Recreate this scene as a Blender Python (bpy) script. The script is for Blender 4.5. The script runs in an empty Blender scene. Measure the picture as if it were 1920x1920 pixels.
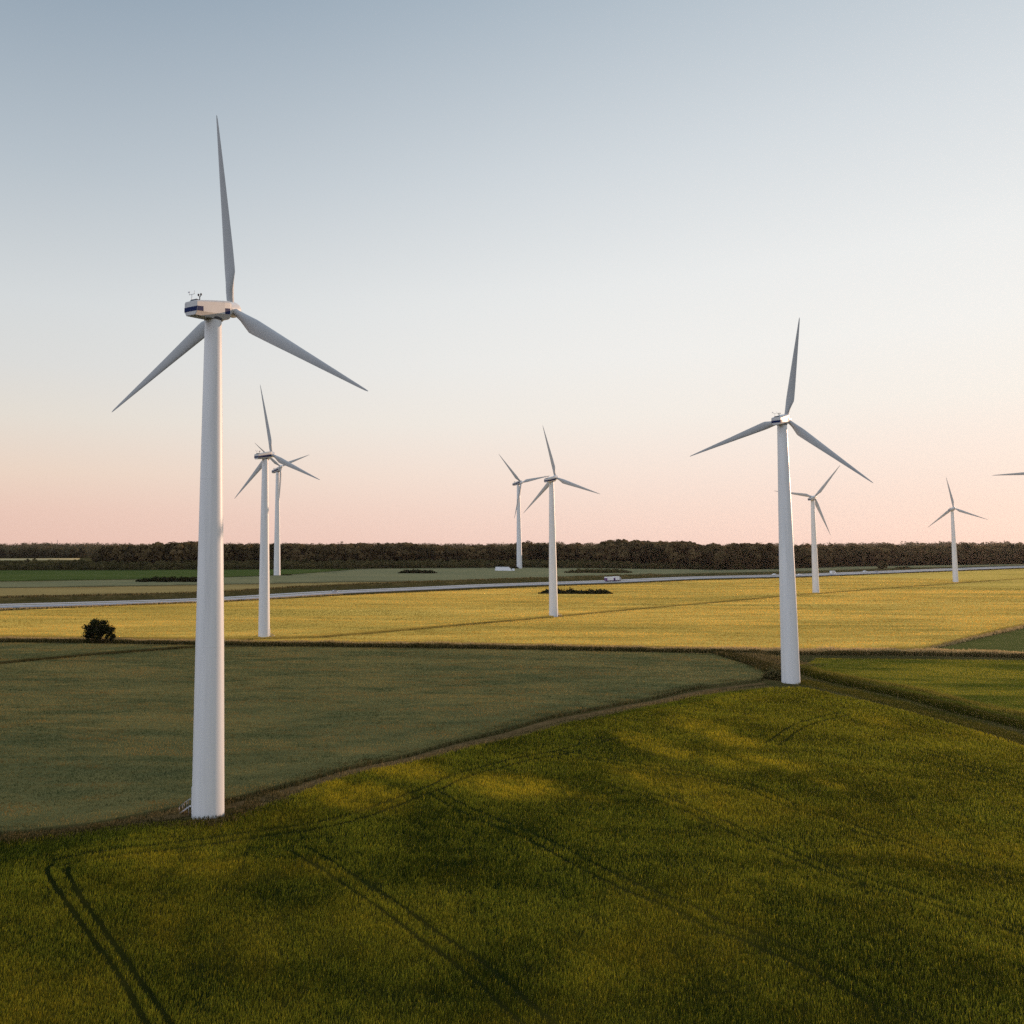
import bpy, bmesh, math, random
import numpy as np
from mathutils import Vector, Matrix, geometry, noise

random.seed(7)
RNG = np.random.default_rng(11)
SC = bpy.context.scene
COL = SC.collection
rad = math.radians

# ------------------------------------------------------------------ camera model (metres, camera above the origin)
F, CX, CY = 1500.0, 651.0, 927.0            # of a 1920 px wide frame
PITCH = math.atan(95 / 1500.0)
CZ = 32.0
SUN_AZ, SUN_EL = 56.0, 6.5


def sstep(t):
    t = np.clip(t, 0, 1)
    return t * t * (3 - 2 * t)


def terrain(x, y):
    x = np.asarray(x, float); y = np.asarray(y, float)
    d = y - 0.10 * x
    z = 8.0 * sstep((d - 560) / 550) + 16.0 * sstep((d - 1500) / 2600)
    r = np.hypot(x, y)
    near = sstep((r - 30) / 30) * (1 - sstep((r - 150) / 70))
    u = 0.55 * (0.55 * np.sin(x * 0.052 + y * 0.075 + 0.6) + 0.45 * np.sin(x * 0.10 - y * 0.06 + 2.0)
         + 0.22 * np.sin(x * 0.19 + y * 0.17 + 1.0))
    calm = sstep((np.hypot(x + 16.5, y - 97) - 5) / 25) * sstep((np.hypot(x - 103.8, y - 189.5) - 5) / 25)
    mid = sstep((r - 230) / 60) * (1 - sstep((r - 620) / 80))
    m = 0.35 * np.sin(x * 0.021 + 1.3) * np.sin(y * 0.027 + x * 0.006)
    return z + near * calm * u + mid * m * 0.5


def H(x, y):
    return float(terrain(x, y))


def hit(u, v):
    a = (u - CX) / F; b = -(v - CY) / F
    r = (a, math.cos(PITCH) - b * math.sin(PITCH), math.sin(PITCH) + b * math.cos(PITCH))
    g = lambda t: CZ + r[2] * t - H(r[0] * t, r[1] * t)
    t = 5.0
    while g(t) > 0 and t < 9000:
        t *= 1.008
    lo, hi = t / 1.008, t
    for _ in range(40):
        m = (lo + hi) / 2
        if g(m) > 0: lo = m
        else: hi = m
    return (r[0] * lo, r[1] * lo)


def W(pts):
    return [hit(*p) for p in pts]


# ------------------------------------------------------------------ materials
def mat(name):
    m = bpy.data.materials.new(name); m.use_nodes = True
    nt = m.node_tree; nt.nodes.clear()
    out = nt.nodes.new('ShaderNodeOutputMaterial')
    return m, nt, out


def N(nt, kind, **kw):
    n = nt.nodes.new('ShaderNode' + kind)
    for k, v in kw.items():
        if k in n.inputs: n.inputs[k].default_value = v
        else: setattr(n, k, v)
    return n


def noise_val(nt, vec, scale, detail=3.0, rough=0.55, stretch=None):
    if stretch:
        mp = N(nt, 'Mapping'); mp.inputs['Scale'].default_value = stretch
        mp.inputs['Rotation'].default_value = (0, 0, 0.12)
        nt.links.new(vec, mp.inputs['Vector']); vec = mp.outputs['Vector']
    n = N(nt, 'TexNoise', Scale=scale, Detail=detail, Roughness=rough)
    nt.links.new(vec, n.inputs['Vector'])
    return n.outputs['Fac']


def ramp(nt, fac, stops):
    r = N(nt, 'ValToRGB')
    e = r.color_ramp.elements
    while len(e) < len(stops): e.new(0.5)
    for el, (p, c) in zip(e, stops):
        el.position = p; el.color = (*c, 1)
    nt.links.new(fac, r.inputs['Fac'])
    return r.outputs['Color']


def mixc(nt, fac, a, b, mode='MIX'):
    m = N(nt, 'Mix', data_type='RGBA', blend_type=mode)
    for sock, v in ((m.inputs[0], fac), (m.inputs[6], a), (m.inputs[7], b)):
        if isinstance(v, (int, float)): sock.default_value = v
        elif isinstance(v, tuple): sock.default_value = (*v, 1)
        else: nt.links.new(v, sock)
    return m.outputs[2]


def math_(nt, op, a, b):
    m = N(nt, 'Math', operation=op)
    for s, v in zip(m.inputs, (a, b)):
        if isinstance(v, (int, float)): s.default_value = v
        else: nt.links.new(v, s)
    return m.outputs[0]


def principled(nt, out, color=None, rough=0.7, spec=0.3, metallic=0.0, bump=None, bump_d=0.1, sheen=0.0, sheen_tint=None):
    p = N(nt, 'BsdfPrincipled')
    p.inputs['Roughness'].default_value = rough
    p.inputs['Specular IOR Level'].default_value = spec
    p.inputs['Metallic'].default_value = metallic
    if sheen:
        p.inputs['Sheen Weight'].default_value = sheen
        p.inputs['Sheen Roughness'].default_value = 0.45
        if sheen_tint: p.inputs['Sheen Tint'].default_value = (*sheen_tint, 1)
    if isinstance(color, tuple): p.inputs['Base Color'].default_value = (*color, 1)
    elif color is not None: nt.links.new(color, p.inputs['Base Color'])
    if bump is not None:
        b = N(nt, 'Bump', Strength=1.0, Distance=bump_d)
        nt.links.new(bump, b.inputs['Height']); nt.links.new(b.outputs['Normal'], p.inputs['Normal'])
    nt.links.new(p.outputs[0], out.inputs['Surface'])
    return p


def field_mat(name, dark, mid, light, big=0.03, streak=None, bump_d=0.25, sheen=0.0, tint=None, spec=0.03, fine=1.2):
    m, nt, out = mat(name)
    tc = N(nt, 'TexCoord').outputs['Object']
    big_n = noise_val(nt, tc, big, 4.0, 0.6, streak)
    med_n = noise_val(nt, tc, big * 7, 4.0, 0.65, streak)
    fine_n = noise_val(nt, tc, fine, 3.0, 0.7)
    s = math_(nt, 'ADD', math_(nt, 'MULTIPLY', big_n, 0.45), math_(nt, 'MULTIPLY', med_n, 0.35))
    s = math_(nt, 'ADD', s, math_(nt, 'MULTIPLY', fine_n, 0.20))
    c = ramp(nt, s, [(0.34, dark), (0.5, mid), (0.66, light)])
    if tint is not None:
        at = N(nt, 'Attribute', attribute_name='ripe_or_lit')
        c = mixc(nt, at.outputs['Fac'], c, tint)
    hgt = math_(nt, 'ADD', fine_n, math_(nt, 'MULTIPLY', med_n, 0.8))
    df = N(nt, 'BsdfDiffuse', Roughness=1.0)
    bp = N(nt, 'Bump', Strength=1.0, Distance=bump_d)
    nt.links.new(hgt, bp.inputs['Height']); nt.links.new(bp.outputs['Normal'], df.inputs['Normal'])
    nt.links.new(c, df.inputs['Color']); nt.links.new(df.outputs[0], out.inputs['Surface'])
    return m


def blade_mat(name, c0, c1, ripe_lit, transl=0.4):
    m, nt, out = mat(name)
    a = N(nt, 'Attribute', attribute_name='shade')
    r = N(nt, 'Attribute', attribute_name='ripe_or_lit')
    c = mixc(nt, a.outputs['Fac'], c0, c1)
    c = mixc(nt, r.outputs['Fac'], c, ripe_lit)
    d = N(nt, 'BsdfDiffuse'); t = N(nt, 'BsdfTranslucent')
    nt.links.new(c, d.inputs['Color']); nt.links.new(c, t.inputs['Color'])
    mx = N(nt, 'MixShader'); mx.inputs[0].default_value = transl
    nt.links.new(d.outputs[0], mx.inputs[1]); nt.links.new(t.outputs[0], mx.inputs[2])
    nt.links.new(mx.outputs[0], out.inputs['Surface'])
    return m


def plain(name, color, rough=0.6, spec=0.3, metallic=0.0, var=0.12, scale=1.5):
    m, nt, out = mat(name)
    tc = N(nt, 'TexCoord').outputs['Object']
    n = noise_val(nt, tc, scale, 4.0, 0.6)
    lo = tuple(c * (1 - var) for c in color); hi = tuple(min(1, c * (1 + var)) for c in color)
    principled(nt, out, ramp(nt, n, [(0.3, lo), (0.7, hi)]), rough, spec, metallic)
    return m


def paint_mat():
    m, nt, out = mat('turbine_paint')
    tc = N(nt, 'TexCoord').outputs['Object']
    streaks = noise_val(nt, tc, 1.2, 4.0, 0.6, (1.0, 1.0, 0.05))
    spots = noise_val(nt, tc, 0.35, 3.0, 0.6)
    c = ramp(nt, streaks, [(0.3, (0.60, 0.61, 0.61)), (0.55, (0.68, 0.69, 0.69)), (0.8, (0.71, 0.72, 0.72))])
    c = mixc(nt, math_(nt, 'MULTIPLY', spots, 0.12), c, (0.52, 0.51, 0.48))
    principled(nt, out, c, 0.45, 0.35)
    return m


PAINT = paint_mat()
BLADE_PAINT = plain('blade_paint', (0.40, 0.42, 0.43), 0.5, 0.3, var=0.05, scale=0.4)
NAVY = plain('navy_paint', (0.006, 0.016, 0.075), 0.6, 0.1, var=0.1)
DARK = plain('dark_metal', (0.03, 0.03, 0.035), 0.5, 0.4)
STEEL = plain('galvanised_steel', (0.38, 0.38, 0.40), 0.4, 0.5, 0.6)
CONCRETE = plain('concrete', (0.33, 0.32, 0.30), 0.9, 0.2)
WHITE = plain('white_vehicle_paint', (0.78, 0.77, 0.75), 0.35, 0.4, var=0.04)
GREYP = plain('grey_vehicle_paint', (0.30, 0.31, 0.33), 0.3, 0.5, var=0.04)
PURPLE = plain('purple_vehicle_paint', (0.10, 0.035, 0.14), 0.4, 0.4, var=0.05)
GLASS = plain('tinted_glass', (0.02, 0.024, 0.03), 0.08, 0.6, var=0.02)
RUBBER = plain('rubber', (0.02, 0.02, 0.02), 0.8, 0.2)
SHEET = plain('white_sheeting', (0.74, 0.76, 0.78), 0.6, 0.3, var=0.06, scale=0.4)
BARK = plain('bark', (0.06, 0.045, 0.03), 0.9, 0.1)


# ------------------------------------------------------------------ object helpers
def link(name, me, material=None, parent=None):
    o = bpy.data.objects.new(name, me); COL.objects.link(o)
    if material and me is not None: me.materials.append(material)
    if parent: o.parent = parent
    return o


def tag(o, label=None, cat=None, group=None, kind=None):
    if label: o['label'] = label
    if cat: o['category'] = cat
    if group: o['group'] = group
    if kind: o['kind'] = kind
    return o


def np_mesh(name, V, faces_n, attrs=None, smooth=False):
    """faces_n: (n, k) int array of k-gons"""
    V = np.asarray(V, np.float32); Fc = np.asarray(faces_n, np.int32)
    me = bpy.data.meshes.new(name)
    me.vertices.add(len(V)); me.vertices.foreach_set('co', V.ravel())
    n, k = Fc.shape
    me.loops.add(n * k); me.loops.foreach_set('vertex_index', Fc.ravel())
    me.polygons.add(n); me.polygons.foreach_set('loop_start', np.arange(0, n * k, k, dtype=np.int32))
    for nm, arr in (attrs or {}).items():
        a = me.attributes.new(nm, 'FLOAT', 'POINT'); a.data.foreach_set('value', np.asarray(arr, np.float32))
    me.update(calc_edges=True)
    if smooth: me.shade_smooth()
    return me


class MB:
    def __init__(s): s.v = []; s.f = []; s.sm = []

    def add(s, vs, fs, smooth=False):
        b = len(s.v); s.v += [tuple(v) for v in vs]
        s.f += [tuple(i + b for i in f) for f in fs]; s.sm += [smooth] * len(fs)
        return s

    def box(s, x0, x1, y0, y1, z0, z1, taper=(0, 0, 0, 0)):
        a, b, c, d = taper          # inset of the top at x0, x1, y0, y1
        vs = [(x0, y0, z0), (x1, y0, z0), (x1, y1, z0), (x0, y1, z0),
              (x0 + a, y0 + c, z1), (x1 - b, y0 + c, z1), (x1 - b, y1 - d, z1), (x0 + a, y1 - d, z1)]
        return s.add(vs, [(3, 2, 1, 0), (4, 5, 6, 7), (0, 1, 5, 4), (1, 2, 6, 5), (2, 3, 7, 6), (3, 0, 4, 7)])

    def loft(s, rings, cap=True, smooth=True):
        n = len(rings[0]); vs = [p for r in rings for p in r]; fs = []
        for i in range(len(rings) - 1):
            for j in range(n):
                k = (j + 1) % n
                fs.append((i * n + j, i * n + k, (i + 1) * n + k, (i + 1) * n + j))
        s.add(vs, fs, smooth)
        if cap:
            s.add(rings[0], [tuple(range(n - 1, -1, -1))]); s.add(rings[-1], [tuple(range(n))])
        return s

    def tube(s, p0, p1, r0, r1=None, n=8):
        p0 = Vector(p0); p1 = Vector(p1); r1 = r0 if r1 is None else r1
        q = (p1 - p0).to_track_quat('Z', 'Y')
        rings = [[tuple(p + q @ Vector((r * math.cos(2 * math.pi * i / n), r * math.sin(2 * math.pi * i / n), 0))) for i in range(n)]
                 for p, r in ((p0, r0), (p1, r1))]
        return s.loft(rings)

    def cyl(s, axis_pts, n=32):      # [(x,y,z,r)] along z, smooth
        return s.loft([[(x + r * math.cos(2 * math.pi * i / n), y + r * math.sin(2 * math.pi * i / n), z) for i in range(n)]
                       for x, y, z, r in axis_pts])

    def mesh(s, name, bevel=0):
        me = bpy.data.meshes.new(name); me.from_pydata(s.v, [], s.f); me.update()
        bm = bmesh.new(); bm.from_mesh(me)
        for f, q in zip(bm.faces, s.sm): f.smooth = q
        bmesh.ops.remove_doubles(bm, verts=bm.verts, dist=1e-5)
        bmesh.ops.recalc_face_normals(bm, faces=bm.faces)
        if bevel:
            bmesh.ops.bevel(bm, geom=[e for e in bm.edges if e.is_manifold and e.calc_face_angle(0) > 0.5],
                            offset=bevel, segments=2, affect='EDGES', profile=0.5)
        for e in bm.edges:
            if e.is_manifold and e.calc_face_angle(0) > 0.6: e.smooth = False
        bm.to_mesh(me); bm.free()
        return me

    def build(s, name, material, parent=None, bevel=0):
        return link(name, s.mesh(name, bevel), material, parent)


def inside(poly, X, Y):
    res = np.zeros(len(X), bool); n = len(poly)
    for i in range(n):
        x0, y0 = poly[i]; x1, y1 = poly[(i + 1) % n]
        c = ((y0 > Y) != (y1 > Y)) & (X < (x1 - x0) * (Y - y0) / ((y1 - y0) or 1e-9) + x0)
        res ^= c
    return res


def smooth_line(pts, step):
    """Catmull-Rom through world xy points, resampled by arc length"""
    P = [np.array(p) for p in pts]; P = [2 * P[0] - P[1]] + P + [2 * P[-1] - P[-2]]
    out = []
    for i in range(1, len(P) - 2):
        for t in np.linspace(0, 1, 24, endpoint=False):
            a, b, c, d = P[i - 1], P[i], P[i + 1], P[i + 2]
            out.append(0.5 * ((2 * b) + (c - a) * t + (2 * a - 5 * b + 4 * c - d) * t * t + (3 * b - a - 3 * c + d) * t ** 3))
    out.append(P[-2]); out = np.array(out)
    s = np.concatenate([[0], np.cumsum(np.hypot(*np.diff(out, axis=0).T))])
    q = np.linspace(0, s[-1], max(2, int(s[-1] / step)))
    return np.stack([np.interp(q, s, out[:, 0]), np.interp(q, s, out[:, 1])], 1)


def normals2(L):
    d = np.gradient(L, axis=0); d /= np.linalg.norm(d, axis=1)[:, None]
    return np.stack([-d[:, 1], d[:, 0]], 1)


def offset_line(L, o):
    return L + normals2(L) * o


def line_dist(L, X, Y):
    """distance of many points to a polyline"""
    best = np.full(len(X), 1e9)
    for (x0, y0), (x1, y1) in zip(L[:-1], L[1:]):
        dx, dy = x1 - x0, y1 - y0; l2 = dx * dx + dy * dy or 1e-9
        t = np.clip(((X - x0) * dx + (Y - y0) * dy) / l2, 0, 1)
        best = np.minimum(best, np.hypot(X - x0 - t * dx, Y - y0 - t * dy))
    return best


def slab(name, poly, material, top, spacing, ripe_or_lit=None):
    """a crop field: its canopy follows the ground at the crop's height, with standing edges down to the soil"""
    poly = [tuple(map(float, p)) for p in poly]
    dens = []
    for (a, b) in zip(poly, poly[1:] + poly[:1]):
        L = math.hypot(b[0] - a[0], b[1] - a[1]); d = math.hypot((a[0] + b[0]) / 2, (a[1] + b[1]) / 2)
        n = max(1, int(L / (spacing * max(1, d / 100))))
        dens += [(a[0] + (b[0] - a[0]) * i / n, a[1] + (b[1] - a[1]) * i / n) for i in range(n)]
    nb = len(dens)
    A = np.array(poly); x0, y0 = A.min(0); x1, y1 = A.max(0)
    pts = []
    y = y0
    while y < y1:
        st = spacing * max(0.6, math.hypot(y, 0) / 100)
        xs = np.arange(x0, x1, st) + RNG.uniform(0, st)
        pts += [(x, y + RNG.uniform(-.2, .2) * st) for x in xs]
        y += st
    P = np.array(pts)
    ok = inside(poly, P[:, 0], P[:, 1])
    P = P[ok]
    dd = line_dist(np.array(dens + dens[:1]), P[:, 0], P[:, 1])
    P = P[dd > spacing * 0.3]
    allp = [Vector(p) for p in dens] + [Vector((float(p[0]), float(p[1]))) for p in P]
    vs, es, fs, ov, oe, of = geometry.delaunay_2d_cdt(allp, [(i, (i + 1) % nb) for i in range(nb)], [list(range(nb))], 1, 1e-4)
    XY = np.array([(v.x, v.y) for v in vs]); Z = terrain(XY[:, 0], XY[:, 1]) + top
    verts = [(x, y, z) for (x, y), z in zip(XY, Z)]; faces = [tuple(f) for f in fs]
    # standing edge
    cnt = {}
    for f in faces:
        for a, b in zip(f, f[1:] + f[:1]):
            cnt[(min(a, b), max(a, b))] = cnt.get((min(a, b), max(a, b)), 0) + 1
    down = {}
    for (a, b), c in cnt.items():
        if c == 1:
            for q in (a, b):
                if q not in down:
                    down[q] = len(verts); verts.append((verts[q][0], verts[q][1], verts[q][2] - top - 0.4))
            faces.append((a, b, down[b], down[a]))
    me = bpy.data.meshes.new(name); me.from_pydata(verts, [], faces); me.update()
    bm = bmesh.new(); bm.from_mesh(me); bmesh.ops.recalc_face_normals(bm, faces=bm.faces)
    up = sum(f.normal.z for f in bm.faces)
    if up < 0: bmesh.ops.reverse_faces(bm, faces=bm.faces)
    for f in bm.faces: f.smooth = abs(f.normal.z) > 0.6
    bm.to_mesh(me); bm.free()
    if ripe_or_lit is not None:
        V = np.array(verts); a = me.attributes.new('ripe_or_lit', 'FLOAT', 'POINT')
        a.data.foreach_set('value', ripe_or_lit(V[:, 0], V[:, 1]).astype(np.float32))
    o = link(name, me, material); tag(o, kind='structure')
    return o


def ribbon(name, L, offs, zoff, material, kind='structure', tag_it=True):
    """a strip along L through lateral offsets, each with its height above the ground"""
    Nn = normals2(L); V = []; k = len(offs)
    for o, z in zip(offs, zoff):
        p = L + Nn * o
        V.append(np.column_stack([p, terrain(p[:, 0], p[:, 1]) + z]))
    V = np.stack(V, 1).reshape(-1, 3); n = len(L)
    fs = [(i * k + j, i * k + j + 1, (i + 1) * k + j + 1, (i + 1) * k + j) for i in range(n - 1) for j in range(k - 1)]
    me = np_mesh(name, V, fs, smooth=True)
    bm = bmesh.new(); bm.from_mesh(me)
    bm.normal_update()
    if sum(f.normal.z for f in bm.faces) < 0: bmesh.ops.reverse_faces(bm, faces=bm.faces)
    bm.to_mesh(me); bm.free()
    o = link(name, me, material)
    if tag_it: tag(o, kind=kind)
    return o


def blades_mesh(name, X, Y, h, w, shade, ripe_lit, base=0.0, lean=0.35):
    n = len(X); Z = terrain(X, Y) + base
    a = RNG.uniform(0, math.pi, n)
    la = RNG.uniform(0, 2 * math.pi, n); ll = RNG.uniform(0, lean, n) * h
    dx, dy = np.cos(a) * w / 2, np.sin(a) * w / 2
    tx, ty = X + np.cos(la) * ll + 0.10 * h, Y + np.sin(la) * ll
    V = np.empty((n, 4, 3), np.float32)
    V[:, 0] = np.column_stack([X - dx * .7, Y - dy * .7, Z]); V[:, 1] = np.column_stack([X + dx * .7, Y + dy * .7, Z])
    V[:, 2] = np.column_stack([tx + dx * .55, ty + dy * .55, Z + h * .85]); V[:, 3] = np.column_stack([tx - dx * .2, ty - dy * .2, Z + h])
    Fc = np.arange(4 * n, dtype=np.int32).reshape(n, 4)
    return np_mesh(name, V.reshape(-1, 3), Fc, {'shade': np.repeat(shade, 4), 'ripe_or_lit': np.repeat(ripe_lit, 4)})


def vnoise(X, Y, sc, seed=0.0):
    """cheap smooth value noise for numpy arrays, 0..1"""
    x = X * sc + seed * 17.3; y = Y * sc - seed * 9.1
    xi = np.floor(x); yi = np.floor(y); fx = x - xi; fy = y - yi
    fx = fx * fx * (3 - 2 * fx); fy = fy * fy * (3 - 2 * fy)
    hsh = lambda i, j: np.mod(np.sin(i * 127.1 + j * 311.7 + seed * 74.7) * 43758.5453, 1.0)
    return (hsh(xi, yi) * (1 - fx) + hsh(xi + 1, yi) * fx) * (1 - fy) + (hsh(xi, yi + 1) * (1 - fx) + hsh(xi + 1, yi + 1) * fx) * fy


def fbm(X, Y, sc, seed=0.0, o=3):
    s = 0; a = 0.5; t = 0
    for i in range(o):
        s = s + a * vnoise(X, Y, sc * 2 ** i, seed + i); t += a; a *= 0.55
    return s / t


# ------------------------------------------------------------------ world, sun
world = bpy.data.worlds.new('World'); SC.world = world; world.use_nodes = True
nt = world.node_tree; nt.nodes.clear()
wo = N(nt, 'OutputWorld'); bg = N(nt, 'Background')
nt.links.new(bg.outputs[0], wo.inputs['Surface'])
sky = N(nt, 'TexSky', sky_type='NISHITA', sun_disc=False)
sky.sun_elevation = rad(SUN_EL); sky.sun_rotation = rad(SUN_AZ)
sky.altitude = 50; sky.air_density = 1.0; sky.dust_density = 1.2; sky.ozone_density = 2.5
tcw = N(nt, 'TexCoord').outputs['Generated']
sx = N(nt, 'SeparateXYZ'); nt.links.new(tcw, sx.inputs[0])
# evening colours by height above the horizon, away from the sun and towards it; unseen zenith brightened as fill
RA = [(0.0, (.86, .57, .475)), (0.04, (.86, .60, .50)), (0.085, (.86, .68, .56)), (0.15, (.80, .74, .66)), (0.21, (.73, .73, .71)), (0.28, (.68, .71, .72)), (0.42, (.48, .545, .60)), (0.58, (.29, .37, .455)), (0.75, (.40, .50, .62)), (1.0, (.62, .74, .92))]
RB = [(0.0, (.93, .67, .58)), (0.045, (.95, .74, .645)), (0.09, (.96, .81, .72)), (0.15, (.94, .88, .81)), (0.22, (.92, .905, .87)), (0.30, (.87, .88, .87)), (0.42, (.71, .755, .785)), (0.58, (.48, .56, .63)), (0.75, (.52, .60, .70)), (1.0, (.62, .74, .92))]
RC = [(0.0, (.90, .82, .86)), (0.10, (1.10, .96, 1.0)), (0.22, (1.05, 1.08, 1.2)), (0.5, (.92, 1.05, 1.25)), (1.0, (.62, .74, .92))]
ra = ramp(nt, sx.outputs['Z'], RA); rb = ramp(nt, sx.outputs['Z'], RB)
dt = N(nt, 'VectorMath', operation='DOT_PRODUCT'); nt.links.new(tcw, dt.inputs[0])
dt.inputs[1].default_value = (math.sin(rad(SUN_AZ)), math.cos(rad(SUN_AZ)), 0)
mr = N(nt, 'MapRange'); mr.inputs['From Min'].default_value = 0.05; mr.inputs['From Max'].default_value = 0.98
mr.interpolation_type = 'SMOOTHSTEP'
nt.links.new(dt.outputs['Value'], mr.inputs['Value'])
grad = mixc(nt, mr.outputs[0], ra, rb)
# unseen sky opposite the sun, pink to blue, brightened to fill towers and fields
mr2 = N(nt, 'MapRange'); mr2.inputs['From Min'].default_value = 0.0; mr2.inputs['From Max'].default_value = -0.6; mr2.interpolation_type = 'SMOOTHSTEP'
nt.links.new(dt.outputs['Value'], mr2.inputs['Value'])
grad = mixc(nt, mr2.outputs[0], grad, ramp(nt, sx.outputs['Z'], RC))
skys = N(nt, 'VectorMath', operation='SCALE'); nt.links.new(sky.outputs[0], skys.inputs[0]); skys.inputs['Scale'].default_value = SKY_S = 0.10
fin = mixc(nt, 0.955, skys.outputs[0], grad)
nt.links.new(fin, bg.inputs['Color']); bg.inputs['Strength'].default_value = 1.0

sd = bpy.data.lights.new('sun', 'SUN'); sd.energy = 3.8; sd.angle = rad(0.5); sd.color = (1.0, 0.64, 0.43)
so = bpy.data.objects.new('sun', sd); COL.objects.link(so)
sdir = Vector((math.sin(rad(SUN_AZ)) * math.cos(rad(SUN_EL)), math.cos(rad(SUN_AZ)) * math.cos(rad(SUN_EL)), math.sin(rad(SUN_EL))))
so.rotation_euler = sdir.to_track_quat('Z', 'Y').to_euler(); so.location = (300, 200, 200)

cd = bpy.data.cameras.new('camera'); cam = bpy.data.objects.new('camera', cd); COL.objects.link(cam)
cam.location = (0, 0, CZ); cam.rotation_euler = (math.pi / 2 + PITCH, 0, 0)
cd.sensor_width = 36; cd.lens = F / 1920 * 36; cd.shift_x = (960 - CX) / 1920; cd.shift_y = (CY - 960) / 1920
cd.clip_start = 0.5; cd.clip_end = 30000
SC.camera = cam
SC.view_settings.view_transform = 'Standard'; SC.view_settings.look = 'None'
SC.view_settings.exposure = 0.0; SC.view_settings.gamma = 1.0
SC.render.resolution_x = SC.render.resolution_y = 1024
SC.cycles.max_bounces = 6; SC.cycles.diffuse_bounces = 3; SC.cycles.transmission_bounces = 3; SC.cycles.volume_bounces = 0
SC.cycles.use_denoising = False; SC.cycles.denoiser = 'OPENIMAGEDENOISE'; SC.cycles.denoising_input_passes = 'RGB_ALBEDO_NORMAL'; SC.cycles.denoising_prefilter = 'ACCURATE'

# ------------------------------------------------------------------ ground sheet
G_GROUND = field_mat('rough_grass', (0.030, 0.030, 0.010), (0.055, 0.048, 0.017), (0.10, 0.075, 0.028), big=0.05, bump_d=0.12)
rr = [0.0]; r = 6.0
while r < 12000: rr.append(r); r *= 1.028
na = 540
ang = np.linspace(0, 2 * math.pi, na, endpoint=False)
RR = np.array(rr[1:])
gx = np.outer(RR, np.sin(ang)); gy = np.outer(RR, np.cos(ang))
V = np.column_stack([gx.ravel(), gy.ravel(), terrain(gx, gy).ravel() - 0.12])
V = np.vstack([V, [[0, 0, H(0, 0) - 0.12]]])
i, j = np.meshgrid(np.arange(len(RR) - 1), np.arange(na), indexing='ij'); i = i.ravel(); j = j.ravel(); k = (j + 1) % na
Fq = np.column_stack([i * na + j, (i + 1) * na + j, (i + 1) * na + k, i * na + k])
me = np_mesh('ground', V, Fq, smooth=True)
bm = bmesh.new(); bm.from_mesh(me); bm.verts.ensure_lookup_table()
for q in range(na): bm.faces.new((bm.verts[len(V) - 1], bm.verts[q], bm.verts[(q + 1) % na]))
bm.normal_update()
if sum(f.normal.z for f in bm.faces) < 0: bmesh.ops.reverse_faces(bm, faces=bm.faces)
bm.to_mesh(me); bm.free(); me.shade_smooth()
tag(link('ground', me, G_GROUND), kind='structure')

# ------------------------------------------------------------------ fields
tr_top = W([(-150, 1618), (0, 1585), (200, 1557), (330, 1545), (395, 1546), (455, 1528), (600, 1474), (820, 1420), (1100, 1350), (1300, 1308), (1440, 1291),
            (1510, 1291), (1547, 1300), (1663, 1326), (1793, 1362), (1887, 1391), (2150, 1468)])
FORE = tr_top + W([(2150, 1700)]) + [(75, 24), (-60, 24)] + W([(-150, 1900)])
BARLEY = W([(-150, 1272), (0, 1248), (180, 1231), (355, 1218), (520, 1215), (900, 1220), (1335, 1228), (1443, 1263), (1424, 1276), (1300, 1291), (1100, 1332),
            (820, 1401), (600, 1456), (430, 1502), (340, 1516), (180, 1548), (0, 1566), (-150, 1600)])
BARLEY_BACK = W([(-150, 1219), (0, 1207), (380, 1212), (300, 1217), (180, 1226), (0, 1243), (-150, 1266)])
RIGHT = W([(1530, 1236), (2150, 1241), (2150, 1420), (1920, 1351), (1700, 1296), (1570, 1268), (1515, 1256), (1510, 1248)])
DARKTRI = W([(1735, 1223), (1920, 1180), (2150, 1128), (2150, 1233), (1920, 1228)])
TRK = smooth_line(W([(470, 1202), (640, 1195), (1036, 1159.5), (1530, 1115), (1792, 1095), (1890, 1088)]), 6)
tA = [tuple(p) for p in offset_line(TRK, 2.6)][::4]; tB = [tuple(p) for p in offset_line(TRK, -2.6)][::4]
near_edge = W([(1335, 1218), (900, 1209), (520, 1206)])
GOLD_NEAR = tB + W([(2150, 1075), (2150, 1118), (1920, 1172), (1725, 1219), (1560, 1221)]) + near_edge
road_near = [(-150, 1160), (0, 1148), (400, 1132), (640, 1119), (900, 1107), (1150, 1097), (1300, 1090), (1500, 1084.5), (1700, 1076), (1920, 1067.5), (2150, 1060)]
GOLD_FAR = W(road_near) + W([(2150, 1073)]) + tA[::-1] + W([(440, 1201), (0, 1196), (-150, 1198)])
road_far = [(-150, 1127), (0, 1119), (400, 1111), (640, 1096), (1000, 1085), (1150, 1080), (1300, 1075.5), (1500, 1071), (1700, 1065), (1920, 1060), (2150, 1055)]
WOOD_PX = [(-150, 1069), (0, 1069), (165, 1069), (400, 1068), (700, 1066), (960, 1064.5), (1150, 1066), (1340, 1068.5), (1450, 1067), (1560, 1063), (1700, 1060.5), (1850, 1058.5), (2150, 1056)]
TAN = W(road_far[:4]) + W([(800, 1091), (640, 1092), (400, 1097), (0, 1103), (-150, 1105)])
GREY = W([(-150, 1104.2), (0, 1102.2), (400, 1096.3), (640, 1091.3), (800, 1090.3)]) + W(road_far[4:]) + W(WOOD_PX[::-1][:-5]) + W([(680, 1067), (560, 1077), (380, 1085), (0, 1091), (-150, 1093)])
GREEN = W([(-150, 1092.2), (0, 1090.2), (380, 1084.3), (560, 1076.3), (670, 1067)]) + W([(400, 1068.5), (0, 1069.5), (-150, 1069.5)])

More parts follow.
